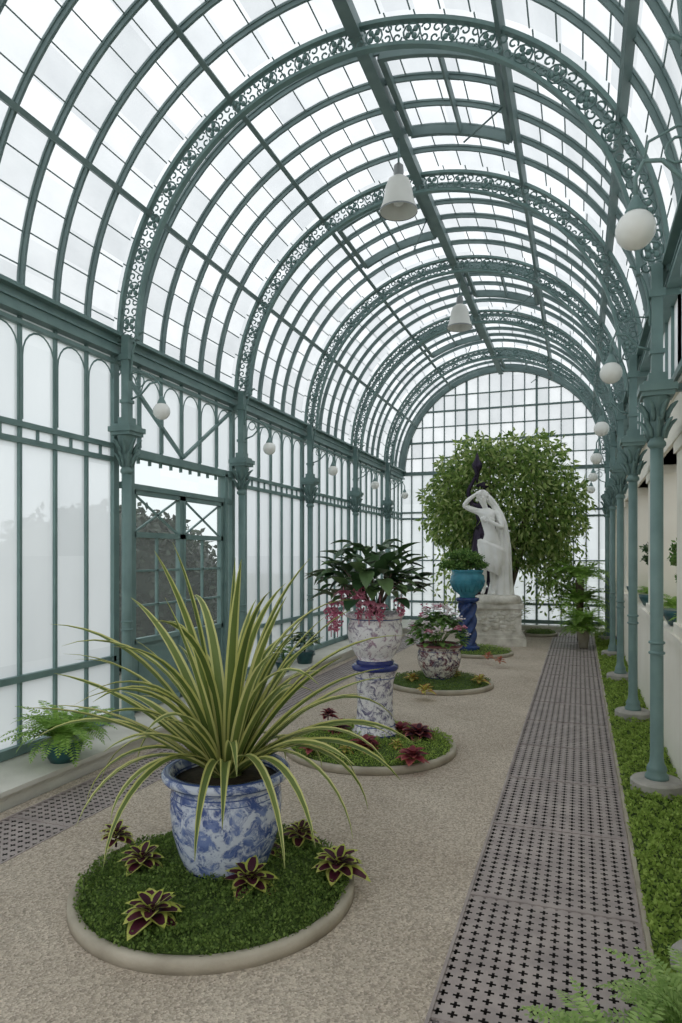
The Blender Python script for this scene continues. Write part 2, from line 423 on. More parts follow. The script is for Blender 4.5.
# ventilator sashes
def vent(a0,a1,ya,yb):
    A0,A1=math.radians(a0),math.radians(a1)
    for y in (ya,yb): ringbox(mb,RG-.10,RG-.02,y-.022,y+.022,A0,A1,12)
    for a in (A0,A1,(A0+A1)/2):
        w=.05 if a!=(A0+A1)/2 else .02
        r=RG-.06; bar(mb,(CX-r*cos(a),ya,ZS+r*sin(a)),(CX-r*cos(a),yb,ZS+r*sin(a)),w,.06,0,up=(-cos(a),0,sin(a)))
    am=A1; r=RG-.1
    tube(mb,[(CX-r*cos(am),(ya+yb)/2,ZS+r*sin(am)),(CX-(r-.35)*cos(am-.1),(ya+yb)/2,ZS+(r-.35)*sin(am-.1))],.008,5,0)
for k in (0,2,4): vent(92.5,118,yk(k)+st,min(yk(k)+st*4,YB-.2))
for k in (1,3): vent(62,87.5,yk(k)+st,yk(k)+st*4)
mb.obj('ceiling_rib',[IRON_D])
nA=60
V=[]
for i in range(nA+1):
    a=pi*i/nA
    for y in (YF,YB): V.append((CX-RG*cos(a),y,ZS+RG*sin(a)))
F=[(2*i,2*i+1,2*i+3,2*i+2) for i in range(nA)]
me=bpy.data.meshes.new('ceiling'); me.from_pydata(V,[],F); uvl=me.uv_layers.new(name='UVMap')
for i in range(nA):
    v0=i/nA*30;v1=(i+1)/nA*30;u0=(YF-D1)/st;u1=(YB-D1)/st
    for l,u in zip(me.polygons[i].loop_indices,((u0,v0),(u1,v0),(u1,v1),(u0,v1))): uvl.data[l].uv=u
me.materials.append(G_ROOF); ob=bpy.data.objects.new('ceiling',me); scene.collection.objects.link(ob)

# ------------------------------------------------------------ ornate arches
def arch(k):
    mb=MB(); y=yk(k)
    ro,ri=2.19,2.03
    ringbox(mb,ro,ro+.03,y-.027,y+.027,0,pi,80); ringbox(mb,ri-.025,ri,y-.027,y+.027,0,pi,80)
    rm=(ro+ri)/2
    def W(s,t,dy=0):
        a=s/rm; r=rm+t; return (CX-r*cos(a),y+dy,ZS+r*sin(a))
    U=.30; n=int(pi*rm/U)
    U=pi*rm/n
    for i in range(n):
        s0=(i+.5)*U
        for q in range(4):
            an=pi/4+q*pi/2
            p=W(s0+cos(an)*.036,sin(an)*.036); sphere(mb,p,.023,0,6,(1,.7,1))
        sphere(mb,W(s0,0),.018,0,6)
        ringpts=[W(s0+.066*cos(t),.066*sin(t)) for t in [2*pi*j/10 for j in range(10)]]
        tube(mb,ringpts,.008,4,0,closed=True)
        for sg in (-1,1):
            for tg in (-1,1):
                pts=[]
                for j in range(12):
                    th=j/11*pi*1.9; rr=.038*(1-.055*j)
                    cx=s0+sg*.108; cy=tg*.036
                    pts.append(W(cx-sg*rr*cos(th),cy+tg*rr*sin(th)))
                tube(mb,pts,.008,4,0)
    mb.obj('iron_arch',[IRON])
for k in range(-2,5): arch(k)

# ------------------------------------------------------------ columns, lamps
def column(X,y,zb,side,stone):
    mb=MB()
    if stone:
        lathe(mb,[(.165,0),(.165,.09),(.15,.105),(.05,.11)],28,(X,y,zb),1,False)
        zb+=.1
    lathe(mb,[(.075,0),(.075,.03),(.06,.05),(.066,.07),(.06,.09),(.048,.11),(.042,.16),(.041,.9),(.041,2.34-zb)],14,(X,y,zb),0)
    for z in (.95,1.02): lathe(mb,[(.041,-.012),(.052,-.005),(.052,.005),(.041,.012)],14,(X,y,z),0)
    lathe(mb,[(.041,2.32),(.058,2.34),(.058,2.36),(.044,2.38),(.046,2.48),(.06,2.58),(.085,2.65),(.09,2.67)],14,(X,y,0),0)
    for j in range(8):
        a=j*pi/4
        for z0,rr in ((2.39,.05),(2.50,.06)):
            o=(.39 if z0>2.45 else 0)
            p=[(X+cos(a+o)*(rr+.03*t*t*2),y+sin(a+o)*(rr+.03*t*t*2),z0+.12*t-.03*max(0,t-.8)) for t in (0,.4,.8,1,1.1)]
            tube(mb,p,[.014,.018,.014,.01,.004],4,0)
    box(mb,X-.10,X+.10,y-.10,y+.10,2.66,2.69); box(mb,X-.115,X+.115,y-.115,y+.115,2.69,2.735); box(mb,X-.09,X+.09,y-.09,y+.09,2.735,2.76)
    box(mb,X-.035,X+.035,y-.035,y+.035,2.76,3.55); 
    box(mb,X-.05,X+.05,y-.05,y+.05,3.33,3.38); box(mb,X-.045,X+.045,y-.045,y+.045,2.95,2.98); box(mb,X-.055,X+.055,y-.055,y+.055,2.76,2.82)
    for z in (2.72,3.36): 
        x0,x1=sorted((X,X-.17*side)); box(mb,x0,x1,y-.02,y+.02,z-.025,z+.025)
    if side>0: box(mb,min(X-.11*side,X-.17*side),max(X-.11*side,X-.17*side),y-.035,y+.035,.13,3.45)
    pts=[(X+side*(.04+.13*(1-cos(t))),y,3.15+.35*sin(t)*1.2) for t in [pi/2*j/8 for j in range(9)]]
    tube(mb,pts,.010,5,0)
    mb.obj('iron_column',[IRON,PLINTH])
    mb=MB(); ex=.36 if side>0 else .285; gx=X+side*ex; u=ex/.3; zz=2.855
    pts=[(X+side*.04*u,y,zz+.13),(X+side*.12*u,y,zz+.16),(X+side*.2*u,y,zz+.25),(X+side*.27*u,y,zz+.26),(gx,y,zz+.20),(gx,y,zz+.11)]
    tube(mb,pts,.009,6,0)
    pts=[(X+side*(.09+.045*(1-cos(t))),y,zz+.28+.05*sin(t)) for t in [2*pi*j/10 for j in range(10)]]
    tube(mb,pts,.006,5,0,closed=True)
    pts=[(X+side*.04,y,zz+.35),(X+side*.14,y,zz+.37),(X+side*.24,y,zz+.33),(X+side*.27*u,y,zz+.26)]
    tube(mb,pts,.006,5,0)
    lathe(mb,[(.012,.13),(.02,.11),(.038,.075),(.04,.06),(.0,.06)],14,(gx,y,zz),0)
    sphere(mb,(gx,y,zz),.074,1,20)
    mb.obj('globe_wall_lamp',[IRON,GLOBE])
for k in range(-1,5):
    column(XL,yk(k),.13,1,False)
    column(XR,yk(k),0,-1,True)

def pendant(y,ztop=5.36):
    mb=MB(); c=(CX,y,ztop)
    tube(mb,[(CX,y,5.62),(CX,y,ztop)],.010,6,0)
    lathe(mb,[(.012,.03),(.045,.0),(.05,-.06),(.045,-.1),(.06,-.12)],20,c,1)
    lathe(mb,[(.06,-.11),(.10,-.14),(.125,-.20),(.138,-.28),(.155,-.36),(.178,-.42),(.18,-.44),(.172,-.44),(.12,-.3),(.05,-.14)],28,c,2,cap=False)
    lathe(mb,[(.183,-.445),(.183,-.43)],28,c,1,cap=False)
    sphere(mb,(CX,y,ztop-.33),.06,3,14)
    mb.obj('pendant_lamp',[IRON,GREYM,SHADE,GLOBE])
pendant(6.27); pendant(9.76)

# ------------------------------------------------------------ right wall
mb=MB(); X=.66
box(mb,X,X+.25,YF,YB,-.1,.98); box(mb,X-.04,X+.27,YF,YB,.98,1.04)
box(mb,X,X+.2,YF,YB,2.42,2.8); box(mb,X-.03,X+.2,YF,YB,2.42,2.47); box(mb,X-.03,X+.2,YF,YB,2.76,2.8)
for k in range(-3,6):
    y=yk(k)
    if y>YB: y=YB-.3
    box(mb,X,X+.25,y-.42,y+.42,1.04,2.42); box(mb,X-.02,X+.25,y-.44,y+.44,2.34,2.42); box(mb,X-.02,X+.25,y-.44,y+.44,1.04,1.12)
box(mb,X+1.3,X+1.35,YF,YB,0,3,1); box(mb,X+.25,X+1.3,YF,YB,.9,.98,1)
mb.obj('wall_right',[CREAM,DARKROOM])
mb2=MB()
for k in range(-3,5):
    y0,y1=yk(k),min(yk(k+1),YB)
    for i in range(7):
        y=y0+(y1-y0)*i/6; box(mb2,XGR-.02,XGR+.03,y-.013,y+.013,2.8,3.4)
box(mb2,XGR-.03,XGR+.04,YF,YB,2.8,2.85)
mb2.obj('window_frame_right',[IRON])
wallglass('window_5',XGR,YF,YB,2.8,3.4,G_WALL)
# ------------------------------------------------------------ back wall
mb=MB(); n=18
for i in range(n+1):
    x=XGL+(XGR-XGL)*i/n; dx=x-CX
    zt=ZS+math.sqrt(max(0,RG*RG-dx*dx)); th=.045 if i%6==0 else .022
    box(mb,x-th/2,x+th/2,YB-.03,YB+.03,.1,max(zt,ZS))
for z,h in ((.17,.08),(.55,.05),(1.5,.025),(2.46,.04),(2.6,.04),(3.5,.08),(3.85,.02),(4.2,.04),(4.55,.02),(4.9,.035),(5.25,.02)):
    w=RG if z<=ZS else math.sqrt(max(0,RG*RG-(z-ZS)**2))
    box(mb,CX-w,CX+w,YB-.04,YB+.02,z-h/2,z+h/2)
ringbox(mb,RG-.10,RG+.01,YB-.08,YB+.03,0,pi,64)
mb.obj('wall_back',[IRON_D])
def gable(name,V,mat,idx=None):
    me=bpy.data.meshes.new(name); me.from_pydata(V,[],[tuple(range(len(V)))]); uvl=me.uv_layers.new(name='UVMap')
    for l in me.polygons[0].loop_indices:
        v=V[me.loops[l].vertex_index]; uvl.data[l].uv=((v[0]-XGL)/(2*RG)*18,v[2]/.35)
    me.materials.append(mat); ob=bpy.data.objects.new(name,me); scene.collection.objects.link(ob)
gable('window_6',[(CX+RG*cos(pi*i/40),YB,ZS+RG*sin(pi*i/40)) for i in range(41)],G_ROOF)
gable('window_7',[(XGL,YB,.1),(XGR,YB,.1),(XGR,YB,3.5),(XGL,YB,3.5)],G_WALL)

# ------------------------------------------------------------ beds
def bed(X,Y,R,n,mats,mh=.05):
    mb=MB()
    lathe(mb,[(R-.05,0),(R,0),(R,.045),(R-.01,.055),(R-.04,.055),(R-.05,.045)],72,(0,0,0),0,True,cap=False)
    lathe(mb,[(R-.045,.03),(R-.08,.05),(R*.6,.05+mh*.7),(R*.2,.05+mh),(.01,.05+mh)],48,(0,0,0),1)
    r=np.sqrt(rng.uniform(0,1,n))*(R-.03); a=rng.uniform(0,2*pi,n)
    z=.05+mh*(1-(r/R)**2)+.02*np.sin(r*33+a*5)*np.sin(a*9+r*21)+rng.uniform(-.01,.025,n)
    C=np.stack([r*np.cos(a),r*np.sin(a),z],1); Dr=rng.normal(size=(n,3))*.8; Dr[:,2]=np.abs(Dr[:,2])*.8+.2
    scatter(mb,C,Dr,rng.uniform(.009,.019,n),rng.uniform(.009,.014,n),[2])
    mb.obj('round_flower_bed',[STONE,MOSS,mats],(X,Y,0))
bed(CX,2.83,.665,26000,L_MOSS,.045)
bed(CX,5.34,.71,12000,L_MOSSB)
bed(CX,8.25,.66,5000,L_MOSS)
bed(CX+.06,11.1,.58,3500,L_MOSSB)
bed(-.76,14.1,.34,1500,L_MOSS)
def coleus(X,Y,z,r,mi,mi2,name='coleus_plant',n=20,wr=.7):
    mb=MB()
    for i in range(n):
        az=random.uniform(-.2,.2)+i*2.4; t=i/n; el=.1+.9*t
        h=.015+.05*t
        d=(cos(az)*cos(el),sin(az)*cos(el),sin(el)); L=r*(1.15-.5*t)*random.uniform(.85,1.1)
        ovate(mb,(0.01*cos(az),.01*sin(az),h),d,(0,0,1),L,L*wr,0,1,.35,6)
    tube(mb,[(0,0,-.02),(0,0,.08)],.006,5,1)
    mb.obj(name,[mi,mi2],(X,Y,z))
def P(px,py,z=0.0):
    d=670*(1.6-z)/(py-556); r=(px-341)/670*d; return (r*.942-d*.3357, r*.3357+d*.942)
for px,py,r in ((142,866,.10),(152,920,.115),(250,887,.12),(338,872,.125),(116,842,.085),(300,840,.09),(268,855,.07)):
    x,y=P(px,py,.09); coleus(x,y,.085,r,L_LIME,L_MAR)
for i,(px,py,r) in enumerate(((338,732,.12),(365,748,.12),(412,760,.12),(418,737,.14),(312,750,.09),(400,733,.1),(328,717,.08),(385,727,.08))):
    x,y=P(px,py,.09); coleus(x,y,.08,r,L_RED,L_ROSE if i%3 else L_MAR,'red_leaf_plant',22)
for px,py,r in ((345,752,.05),(396,748,.05)):
    x,y=P(px,py,.09); coleus(x,y,.08,r,L_ORG,L_LIME,'orange_leaf_plant',12)
for px,py,r in ((425,692,.1),(480,682,.1),(412,680,.1),(455,676,.09)):
    x,y=P(px,py,.09); coleus(x,y,.08,r,L_ORG,L_LIME,'orange_leaf_plant',14)
for px,py,r in ((488,658,.09),(500,662,.08)):
    x,y=P(px,py,.09); coleus(x,y,.08,r,L_ORG,L_RED,'orange_leaf_plant',12)
mb=MB(); box(mb,.27,.655,YF,14.6,-.05,.02,0)
n=32000; u=rng.uniform(0,1,n)
C=np.stack([rng.uniform(.275,.645,n),1.6+13*u**1.6,rng.uniform(.0,.03,n)],1); C[:,2]+=.02+.025*np.sin(C[:,0]*40+C[:,1]*7)*np.sin(C[:,1]*19)
Dr=rng.normal(size=(n,3))*.8; Dr[:,2]=np.abs(Dr[:,2])+.2
scatter(mb,C,Dr,rng.uniform(.014,.03,n),rng.uniform(.012,.024,n),[1])
box(mb,.255,.275,YF,14.6,-.05,.03,2)
mb.obj('groundcover_border',[MOSS,L_MOSSB,STONE])

# ------------------------------------------------------------ pot 1 + flax
z0=.085
mb=MB()
lathe(mb,[(.19,0),(.2,.01),(.21,.035),(.235,.10),(.262,.2),(.272,.30),(.270,.37),(.262,.41),(.27,.425),(.300,.44),(.312,.455),(.312,.475),(.30,.488),(.27,.485),(.255,.45),(.25,.42)],56,(0,0,0),0,cap=False)
lathe(mb,[(.255,.43),(.1,.45),(.01,.45)],32,(0,0,0),1)
PY=2.93
mb.obj('blue_white_porcelain_jardiniere',[POT1,SOIL],(CX,PY,z0-.01))
mb=MB(); base=z0+.43
for i in range(74):
    az=i*2.39996+random.uniform(-.25,.25); t=i/74
    e0=1.46-.95*t**1.1+random.uniform(-.08,.08); L=random.uniform(.85,1.25)*(1-.2*t)
    bend=random.choice((.25,.45,.7,1.0,1.5))+random.uniform(-.1,.2)+.4*t
    r=.05; blade(mb,(r*cos(az),r*sin(az),0),az,e0,bend,L,random.uniform(.046,.062),14,0,1,1.8,random.uniform(-.6,.6))
for i in range(14):
    az=i*.45+.1; blade(mb,(.04*cos(az),.04*sin(az),0),az,.8,2.3,random.uniform(.65,1.0),.044,14,0,1,1.2,random.uniform(-.4,.4))
for i in range(10):
    az=i*.63; tube(mb,[(.07*cos(az),.07*sin(az),-.02),(.05*cos(az),.05*sin(az),.08)],.02,6,0)
mb.obj('variegated_flax_plant',[L_GRN,L_YEL],(CX,PY,base))

# ------------------------------------------------------------ pedestal vase + medinilla
Y2=5.48
mb=MB()
lathe(mb,[(.20,0),(.205,.02),(.20,.045),(.18,.06),(.175,.10),(.158,.16),(.15,.30),(.158,.46),(.175,.52),(.185,.56),(.2,.575),(.2,.60),(.17,.615)],44,(0,0,0),0)
mb.obj('porcelain_pedestal',[POT2],(CX,Y2,.07))
mb=MB()
lathe(mb,[(.16,0),(.165,.02),(.14,.04),(.17,.08),(.215,.16),(.235,.25),(.232,.33),(.215,.37),(.22,.385),(.245,.40),(.25,.42),(.24,.435),(.215,.43),(.2,.4)],44,(0,0,0),0,cap=False)
lathe(mb,[(.2,.40),(.01,.41)],24,(0,0,0),1)
mb.obj('porcelain_vase_planter',[POT2B,SOIL],(CX,Y2,.685))
mb=MB(); zc=1.10
for i in range(9):
    az=i*.7; tube(mb,[(0,0,-.02),(.12*cos(az),.12*sin(az),.2),(.26*cos(az),.26*sin(az),.32+.03*(i%3))],[.014,.011,.006],5,2)
for i in range(190):
    az=i*2.4; R0=.05+.33*random.random()**.6; zz=.05+.62*math.sqrt(max(0,1-(R0/.42)**2))*random.uniform(.25,1)
    el=random.uniform(-.3,.9); L=random.uniform(.14,.22)
    ovate(mb,(R0*cos(az)-.04,R0*sin(az),zz),(cos(az)*cos(el),sin(az)*cos(el),sin(el)),(0,0,1),L,L*.62,0,None,random.uniform(.1,.5),6)
cl=[(-.06,-.26,.08,.14),(.04,-.30,.04,.10),(-.32,-.14,.02,.18),(-.38,-.05,-.04,.16),(.12,-.26,.02,.10),(-.2,-.24,.12,.08),(.26,-.12,.06,.10),(-.02,-.32,.16,.06),(-.26,-.22,-.06,.12)]
for x,y,z,h in cl:
    tube(mb,[(x*.4,y*.4,z+.2),(x,y,z+.16),(x,y,z-h)],.004,4,1)
    for j in range(50):
        t=random.random(); rr=.055*(1-t*.6)*math.sqrt(random.random()); a=random.uniform(0,2*pi)
        sphere(mb,(x+rr*cos(a),y+rr*sin(a),z+.05-h*t),.009,1,5)
    for j in range(8):
        a=j*.8; ovate(mb,(x,y,z+.09),(cos(a),sin(a),.1),(0,0,1),.075,.055,1,None,.6,4)
mb.obj('medinilla_plant',[L_DARK,PINK,BARK],(CX,Y2,zc))

# ------------------------------------------------------------ bed 3 pot
Y3=8.25
mb=MB()
lathe(mb,[(.17,0),(.175,.015),(.2,.06),(.255,.16),(.27,.24),(.265,.32),(.25,.355),(.255,.37),(.285,.395),(.29,.41),(.28,.425),(.25,.42),(.24,.39)],40,(0,0,0),0,cap=False)
lathe(mb,[(.24,.39),(.01,.4)],24,(0,0,0),1)
mb.obj('imari_porcelain_planter',[POT3,SOIL],(CX,Y3,.09))
mb=MB()
for i in range(300):
    az=i*2.4; th=random.uniform(0,pi/2); R0=.32
    p=(R0*cos(az)*cos(th),R0*sin(az)*cos(th),.02+.38*sin(th)*random.uniform(.7,1))
    ovate(mb,p,(cos(az),sin(az),random.uniform(-.2,.6)),(0,0,1),.10,.075,0,None,.3,4)
for i in range(10): 
    az=i*.63; tube(mb,[(0,0,-.05),(.2*cos(az),.2*sin(az),.22)],.006,4,0)
for i in range(34):
    az=i*2.4; th=random.uniform(.1,pi/2)
    c=(.36*cos(az)*cos(th),.36*sin(az)*cos(th),.06+.42*sin(th))
    for j in range(16):
        q=rng.normal(size=3)*.022; sphere(mb,(c[0]+q[0],c[1]+q[1],c[2]+abs(q[2])),.015,2 if i%5==0 else 1,5,(1,1,.6))
mb.obj('flowering_geranium_plant',[L_MED,WHT,PINK],(CX-.02,Y3,.49))

# ------------------------------------------------------------ bed 4 twisted column + turquoise vase + bonsai
Y4=10.95; X4=-1.72
mb=MB()
lathe(mb,[(.2,0),(.2,.05),(.16,.07),(.15,.10)],28,(0,0,0),0,False)
n=40; V=[];F=[];H=30
for i in range(H+1):
    z=.10+.66*i/H
    for j in range(n):
        a=2*pi*j/n; r=.125+.03*cos(4*(a-z*7)); V.append((r*cos(a),r*sin(a),z))
for i in range(H):
    for j in range(n): F.append((i*n+j,i*n+(j+1)%n,(i+1)*n+(j+1)%n,(i+1)*n+j))
mb.add(V,F,0,True)
lathe(mb,[(.13,.75),(.16,.78),(.19,.80),(.19,.84),(.15,.85)],28,(0,0,0),0)
mb.obj('twisted_ceramic_pedestal',[COBALT],(X4,Y4,.08))
mb=MB()
lathe(mb,[(.12,0),(.13,.02),(.125,.04),(.20,.10),(.26,.20),(.28,.29),(.265,.36),(.235,.385),(.25,.41),(.262,.44),(.25,.45),(.225,.44),(.21,.4)],40,(0,0,0),0,cap=False)
for j in range(20):
    a=j*pi/10; pts=[((r+.002)*cos(a),(r+.002)*sin(a),z) for r,z in ((.20,.10),(.26,.20),(.278,.28))]
    tube(mb,pts,.008,4,0)
lathe(mb,[(.23,.41),(.01,.42)],24,(0,0,0),1)
mb.obj('turquoise_vase_planter',[TURQ,SOIL],(X4,Y4,.925))
def bonsai(name,X,Y,z,s,pads,trunk,lm=L_MED,pot=False):
    mb=MB()
    for tr in trunk: tube(mb,[(a*s,b*s,c*s) for a,b,c in tr],[.022*s*(1-.7*i/(len(tr)-1)) for i in range(len(tr))],6,1)
    for (x,y,zz,r) in pads:
        n=int(420*r/.15); q=rng.normal(size=(n,3)); q/=np.linalg.norm(q,axis=1)[:,None]
        q=q*rng.uniform(.3,1,(n,1))*np.array([r,r,r*.42])*s+np.array([x,y,zz])*s
        Dr=rng.normal(size=(n,3)); Dr[:,2]+=.3; scatter(mb,q,Dr,.05*s,.024*s,[0])
    if pot:
        lathe(mb,[(.13,-.12),(.17,-.04),(.18,0),(.16,0),(.01,-.01)],24,(0,0,0),2)
    return mb.obj(name,[lm,BARK,TEALPOT],(X,Y,z))
bonsai('bonsai_tree',X4,Y4,1.33,1,[(-.2,0,.14,.17),(-.05,0,.30,.2),(.1,-.05,.24,.17),(.2,0,.12,.15),(-.34,0,.12,.14),(0,.05,.14,.17),(-.1,-.05,.1,.17),(-.22,0,.27,.14)],
  [[(0,0,0),(-.04,0,.08),(.02,0,.18),(-.04,0,.28)],[(-.02,0,.07),(-.15,0,.1),(-.32,0,.08)],[(0,0,.12),(.1,0,.14),(.18,0,.12)]])

# ------------------------------------------------------------ marble statue
XS,YS=-1.42,12.55
mb=MB()
box(mb,-.49,.49,-.42,.42,0,.14); box(mb,-.45,.45,-.39,.39,.14,.2); box(mb,-.41,.41,-.35,.35,.2,.66)
box(mb,-.45,.45,-.39,.39,.66,.74); 
for i in range(60):
    a=random.uniform(-.36,.36); zz=random.uniform(.27,.6); sphere(mb,(a,-.35,zz),random.uniform(.03,.06),0,7,(1.3,.35,.8))
lathe(mb,[(.42,.74),(.43,.80),(.40,.86),(.36,.88),(.01,.885)],20,(0,0,0),0,True,True,lambda a,z:1+.05*sin(5*a)+.03*sin(11*a))
mb.obj('statue_pedestal',[PEDST],(XS,YS,0),.12)
def skinfig(name,verts,edges,rad,mat,loc,rz,root=0,sub=2):
    me=bpy.data.meshes.new(name); me.from_pydata(verts,edges,[]); ob=bpy.data.objects.new(name,me)
    scene.collection.objects.link(ob); ob.location=loc; ob.rotation_euler=(0,0,rz)
    md=ob.modifiers.new('s','SKIN')
    for i,r in enumerate(rad):
        sv=me.skin_vertices[0].data[i]; sv.radius=(r[0],r[1]) if isinstance(r,tuple) else (r,r); sv.use_root=(i==root)
    md.use_smooth_shade=True
    m2=ob.modifiers.new('b','SUBSURF'); m2.levels=sub; m2.render_levels=sub
    me.materials.append(mat); return ob
def figure(J):
    V=[];E=[];R=[]; idx={}
    for k,(p,r,par) in J.items():
        idx[k]=len(V); V.append(p); R.append(r)
        if par: E.append((idx[par],idx[k]))
    return V,E,R
def hand(J,pre,wr,wpos,d,sd,sz=.09):
    d=Vector(d).normalized(); sd=Vector(sd).normalized(); w=Vector(wpos)
    J[pre+'palm']=(tuple(w+d*sz*.6),(.035,.02),wr)
    for i,(o,l) in enumerate(((-.034,.75),(-.012,.92),(.012,1.0),(.034,.85))):
        b=w+d*sz*1.0+sd*o; J[pre+'f%da'%i]=(tuple(b),.011,pre+'palm')
        J[pre+'f%db'%i]=(tuple(b+d*sz*l*.5+Vector((0,.01,0))),.010,pre+'f%da'%i)
        J[pre+'f%dc'%i]=(tuple(b+d*sz*l*.85+Vector((0,.03,0))),.008,pre+'f%db'%i)
    b=w+d*sz*.5-sd*.05; J[pre+'t0']=(tuple(b),.012,pre+'palm'); J[pre+'t1']=(tuple(b+d*sz*.5-sd*.02),.010,pre+'t0')
J={}
J['pel']=((.04,0,.96),(.165,.125),None)
J['ab']=((.03,-.01,1.07),(.135,.105),'pel')
J['waist']=((.0,0,1.17),(.115,.09),'ab')
J['rib']=((-.02,-.01,1.28),(.135,.105),'waist')
J['chest']=((-.035,-.01,1.38),(.15,.11),'rib')
J['sh']=((-.04,0,1.47),(.12,.08),'chest')
J['neck']=((-.07,-.02,1.56),.047,'sh')
J['head0']=((-.115,-.06,1.67),.062,'neck')
J['head']=((-.14,-.07,1.745),.086,'head0')
J['head2']=((-.155,-.06,1.81),.06,'head')
J['shL']=((-.19,.0,1.50),.062,'sh'); J['bL']=((-.33,-.05,1.55),.056,'shL'); J['elL']=((-.45,-.10,1.60),.044,'bL'); J['faL']=((-.37,-.13,1.70),.042,'elL'); J['wrL']=((-.24,-.15,1.80),.028,'faL')
J['shR']=((.13,0,1.46),.062,'sh'); J['bR']=((.19,-.04,1.34),.054,'shR'); J['elR']=((.22,-.10,1.21),.044,'bR'); J['faR']=((.14,-.17,1.24),.040,'elR'); J['wrR']=((.04,-.20,1.30),.027,'faR')
J['hipL']=((-.05,0,.87),.115,'pel'); J['thL']=((-.09,-.06,.70),.095,'hipL'); J['knL']=((-.11,-.13,.50),.064,'thL'); J['caL']=((-.10,-.05,.35),.062,'knL'); J['shnL']=((-.10,.0,.20),.044,'caL'); J['anL']=((-.10,.03,.09),.036,'shnL'); J['toL']=((-.13,-.12,.035),.034,'anL')
J['hipR']=((.12,0,.87),.115,'pel'); J['thR']=((.10,-.01,.70),.095,'hipR'); J['knR']=((.06,-.04,.50),.066,'thR'); J['caR']=((.06,.0,.35),.062,'knR'); J['shnR']=((.055,.02,.20),.044,'caR'); J['anR']=((.05,.03,.09),.036,'shnR'); J['toR']=((.07,-.12,.035),.034,'anR')
hand(J,'l','wrL',(-.24,-.15,1.80),(.9,.2,.3),(0,.3,1)); hand(J,'r','wrR',(.04,-.20,1.30),(-.8,-.1,.5),(.3,0,1))
V,E,R=figure(J)
st_root=bpy.data.objects.new('marble_statue',None); scene.collection.objects.link(st_root); st_root.location=(XS-.14,YS-.04,.87); st_root.rotation_euler=(0,0,.12); st_root.scale=(1.04,1.04,1.03)
o=skinfig('body',V,E,R,WHITEST,(0,0,0),0); o.parent=st_root
mb=MB()
hc=(-.145,-.065,1.765)
sphere(mb,(hc[0]+.01,hc[1]+.035,hc[2]+.02),.10,0,16,(1,1,1.05))
for i in range(26):
    a=i*.9; sphere(mb,(hc[0]+.01+.09*cos(a),hc[1]+.05+.07*abs(sin(a)),hc[2]+.02+.08*sin(a*1.7)),.024,0,6)
sphere(mb,(hc[0]+.06,hc[1]+.10,hc[2]),.045,0,8)
sphere(mb,(hc[0]+.0,hc[1]-.09,hc[2]-.055),.014,0,6,(1,1,1.6))
for dx in (-.03,.035): sphere(mb,(hc[0]+dx,hc[1]-.078,hc[2]-.03),.012,0,6,(1.3,.6,.8))
sphere(mb,(hc[0]+.005,hc[1]-.07,hc[2]-.09),.014,0,6,(1.5,.6,.6))
sphere(mb,(hc[0]+.085,hc[1],hc[2]-.03),.018,0,6,(.6,1,1.4))
for dx in (-.09,.025): sphere(mb,(dx-.01,-.095,1.36),.058,0,12,(1,.75,1))
def cloth(rows,n=72,tilt=0):
    RR=[]
    for a,b in zip(rows,rows[1:]):
        for k in range(6):
            t=k/6; RR.append([a[q]*(1-t)+b[q]*t for q in range(7)])
    RR.append(rows[-1]); V=[];F=[]
    for (cx,cy,z,rx,ry,amp,ph) in RR:
        for j in range(n):
            a=2*pi*j/n; q=1+amp*(sin(7*a+ph)+.6*sin(13*a+ph*1.7)+.5*sin(4*a-ph))
            V.append((cx+rx*q*cos(a),cy+ry*q*sin(a),z-tilt*rx*q*cos(a)))
    k=len(RR)
    for i in range(k-1):
        for j in range(n): F.append((i*n+j,i*n+(j+1)%n,(i+1)*n+(j+1)%n,(i+1)*n+j))
    F.append(tuple(range(n-1,-1,-1))); F.append(tuple((k-1)*n+j for j in range(n)))
    mb.add(V,F,0,True)
cloth([(.03,-.02,.42,.15,.15,.07,.3),(.03,-.03,.55,.185,.17,.07,.9),(.02,-.02,.68,.215,.18,.06,1.7),(.02,0,.80,.235,.18,.05,2.5),(.03,.0,.90,.235,.17,.03,3.1),(.04,.0,.94,.19,.13,.02,3.3)],72,.42)
cloth([(.19,.10,0,.22,.15,.08,0),(.20,.10,.25,.18,.13,.09,.5),(.22,.09,.55,.15,.12,.1,.8),(.23,.07,.85,.13,.11,.1,1.1),(.22,.06,1.1,.11,.10,.1,1.4),(.20,.05,1.3,.09,.09,.1,1.7),(.16,.05,1.46,.075,.075,.08,2.0),(.09,.08,1.60,.07,.06,.05,2.3),(0,.06,1.72,.08,.06,.05,2.6),(-.09,.04,1.82,.08,.06,.04,2.9),(-.14,.0,1.89,.05,.06,.03,3.2)],64)
o=mb.obj('drapery',[WHITEST]); o.parent=st_root

# bronze figure behind
XB,YBz=-1.80,13.35
mb=MB()
lathe(mb,[(.34,0),(.34,.12),(.28,.16),(.26,.2),(.25,.8),(.28,.86),(.33,.9),(.33,.98)],8,(0,0,0),0,False)
mb.obj('bronze_pedestal',[BRONZE],(XB,YBz,0))
J={}
J['pel']=((0,0,.98),(.14,.11),None); J['waist']=((0,0,1.15),(.11,.09),'pel'); J['chest']=((0,0,1.36),(.16,.11),'waist'); J['sh']=((0,0,1.5),(.12,.08),'chest')
J['neck']=((0,0,1.6),.055,'sh'); J['head']=((0,-.02,1.72),.09,'neck'); J['head2']=((0,-.01,1.82),.075,'head')
J['shL']=((-.19,0,1.5),.06,'sh'); J['elL']=((-.27,-.05,1.75),.045,'shL'); J['wrL']=((-.15,-.05,1.98),.03,'elL')
J['shR']=((.19,0,1.5),.06,'sh'); J['elR']=((.28,0,1.25),.045,'shR'); J['wrR']=((.22,-.12,1.05),.03,'elR')
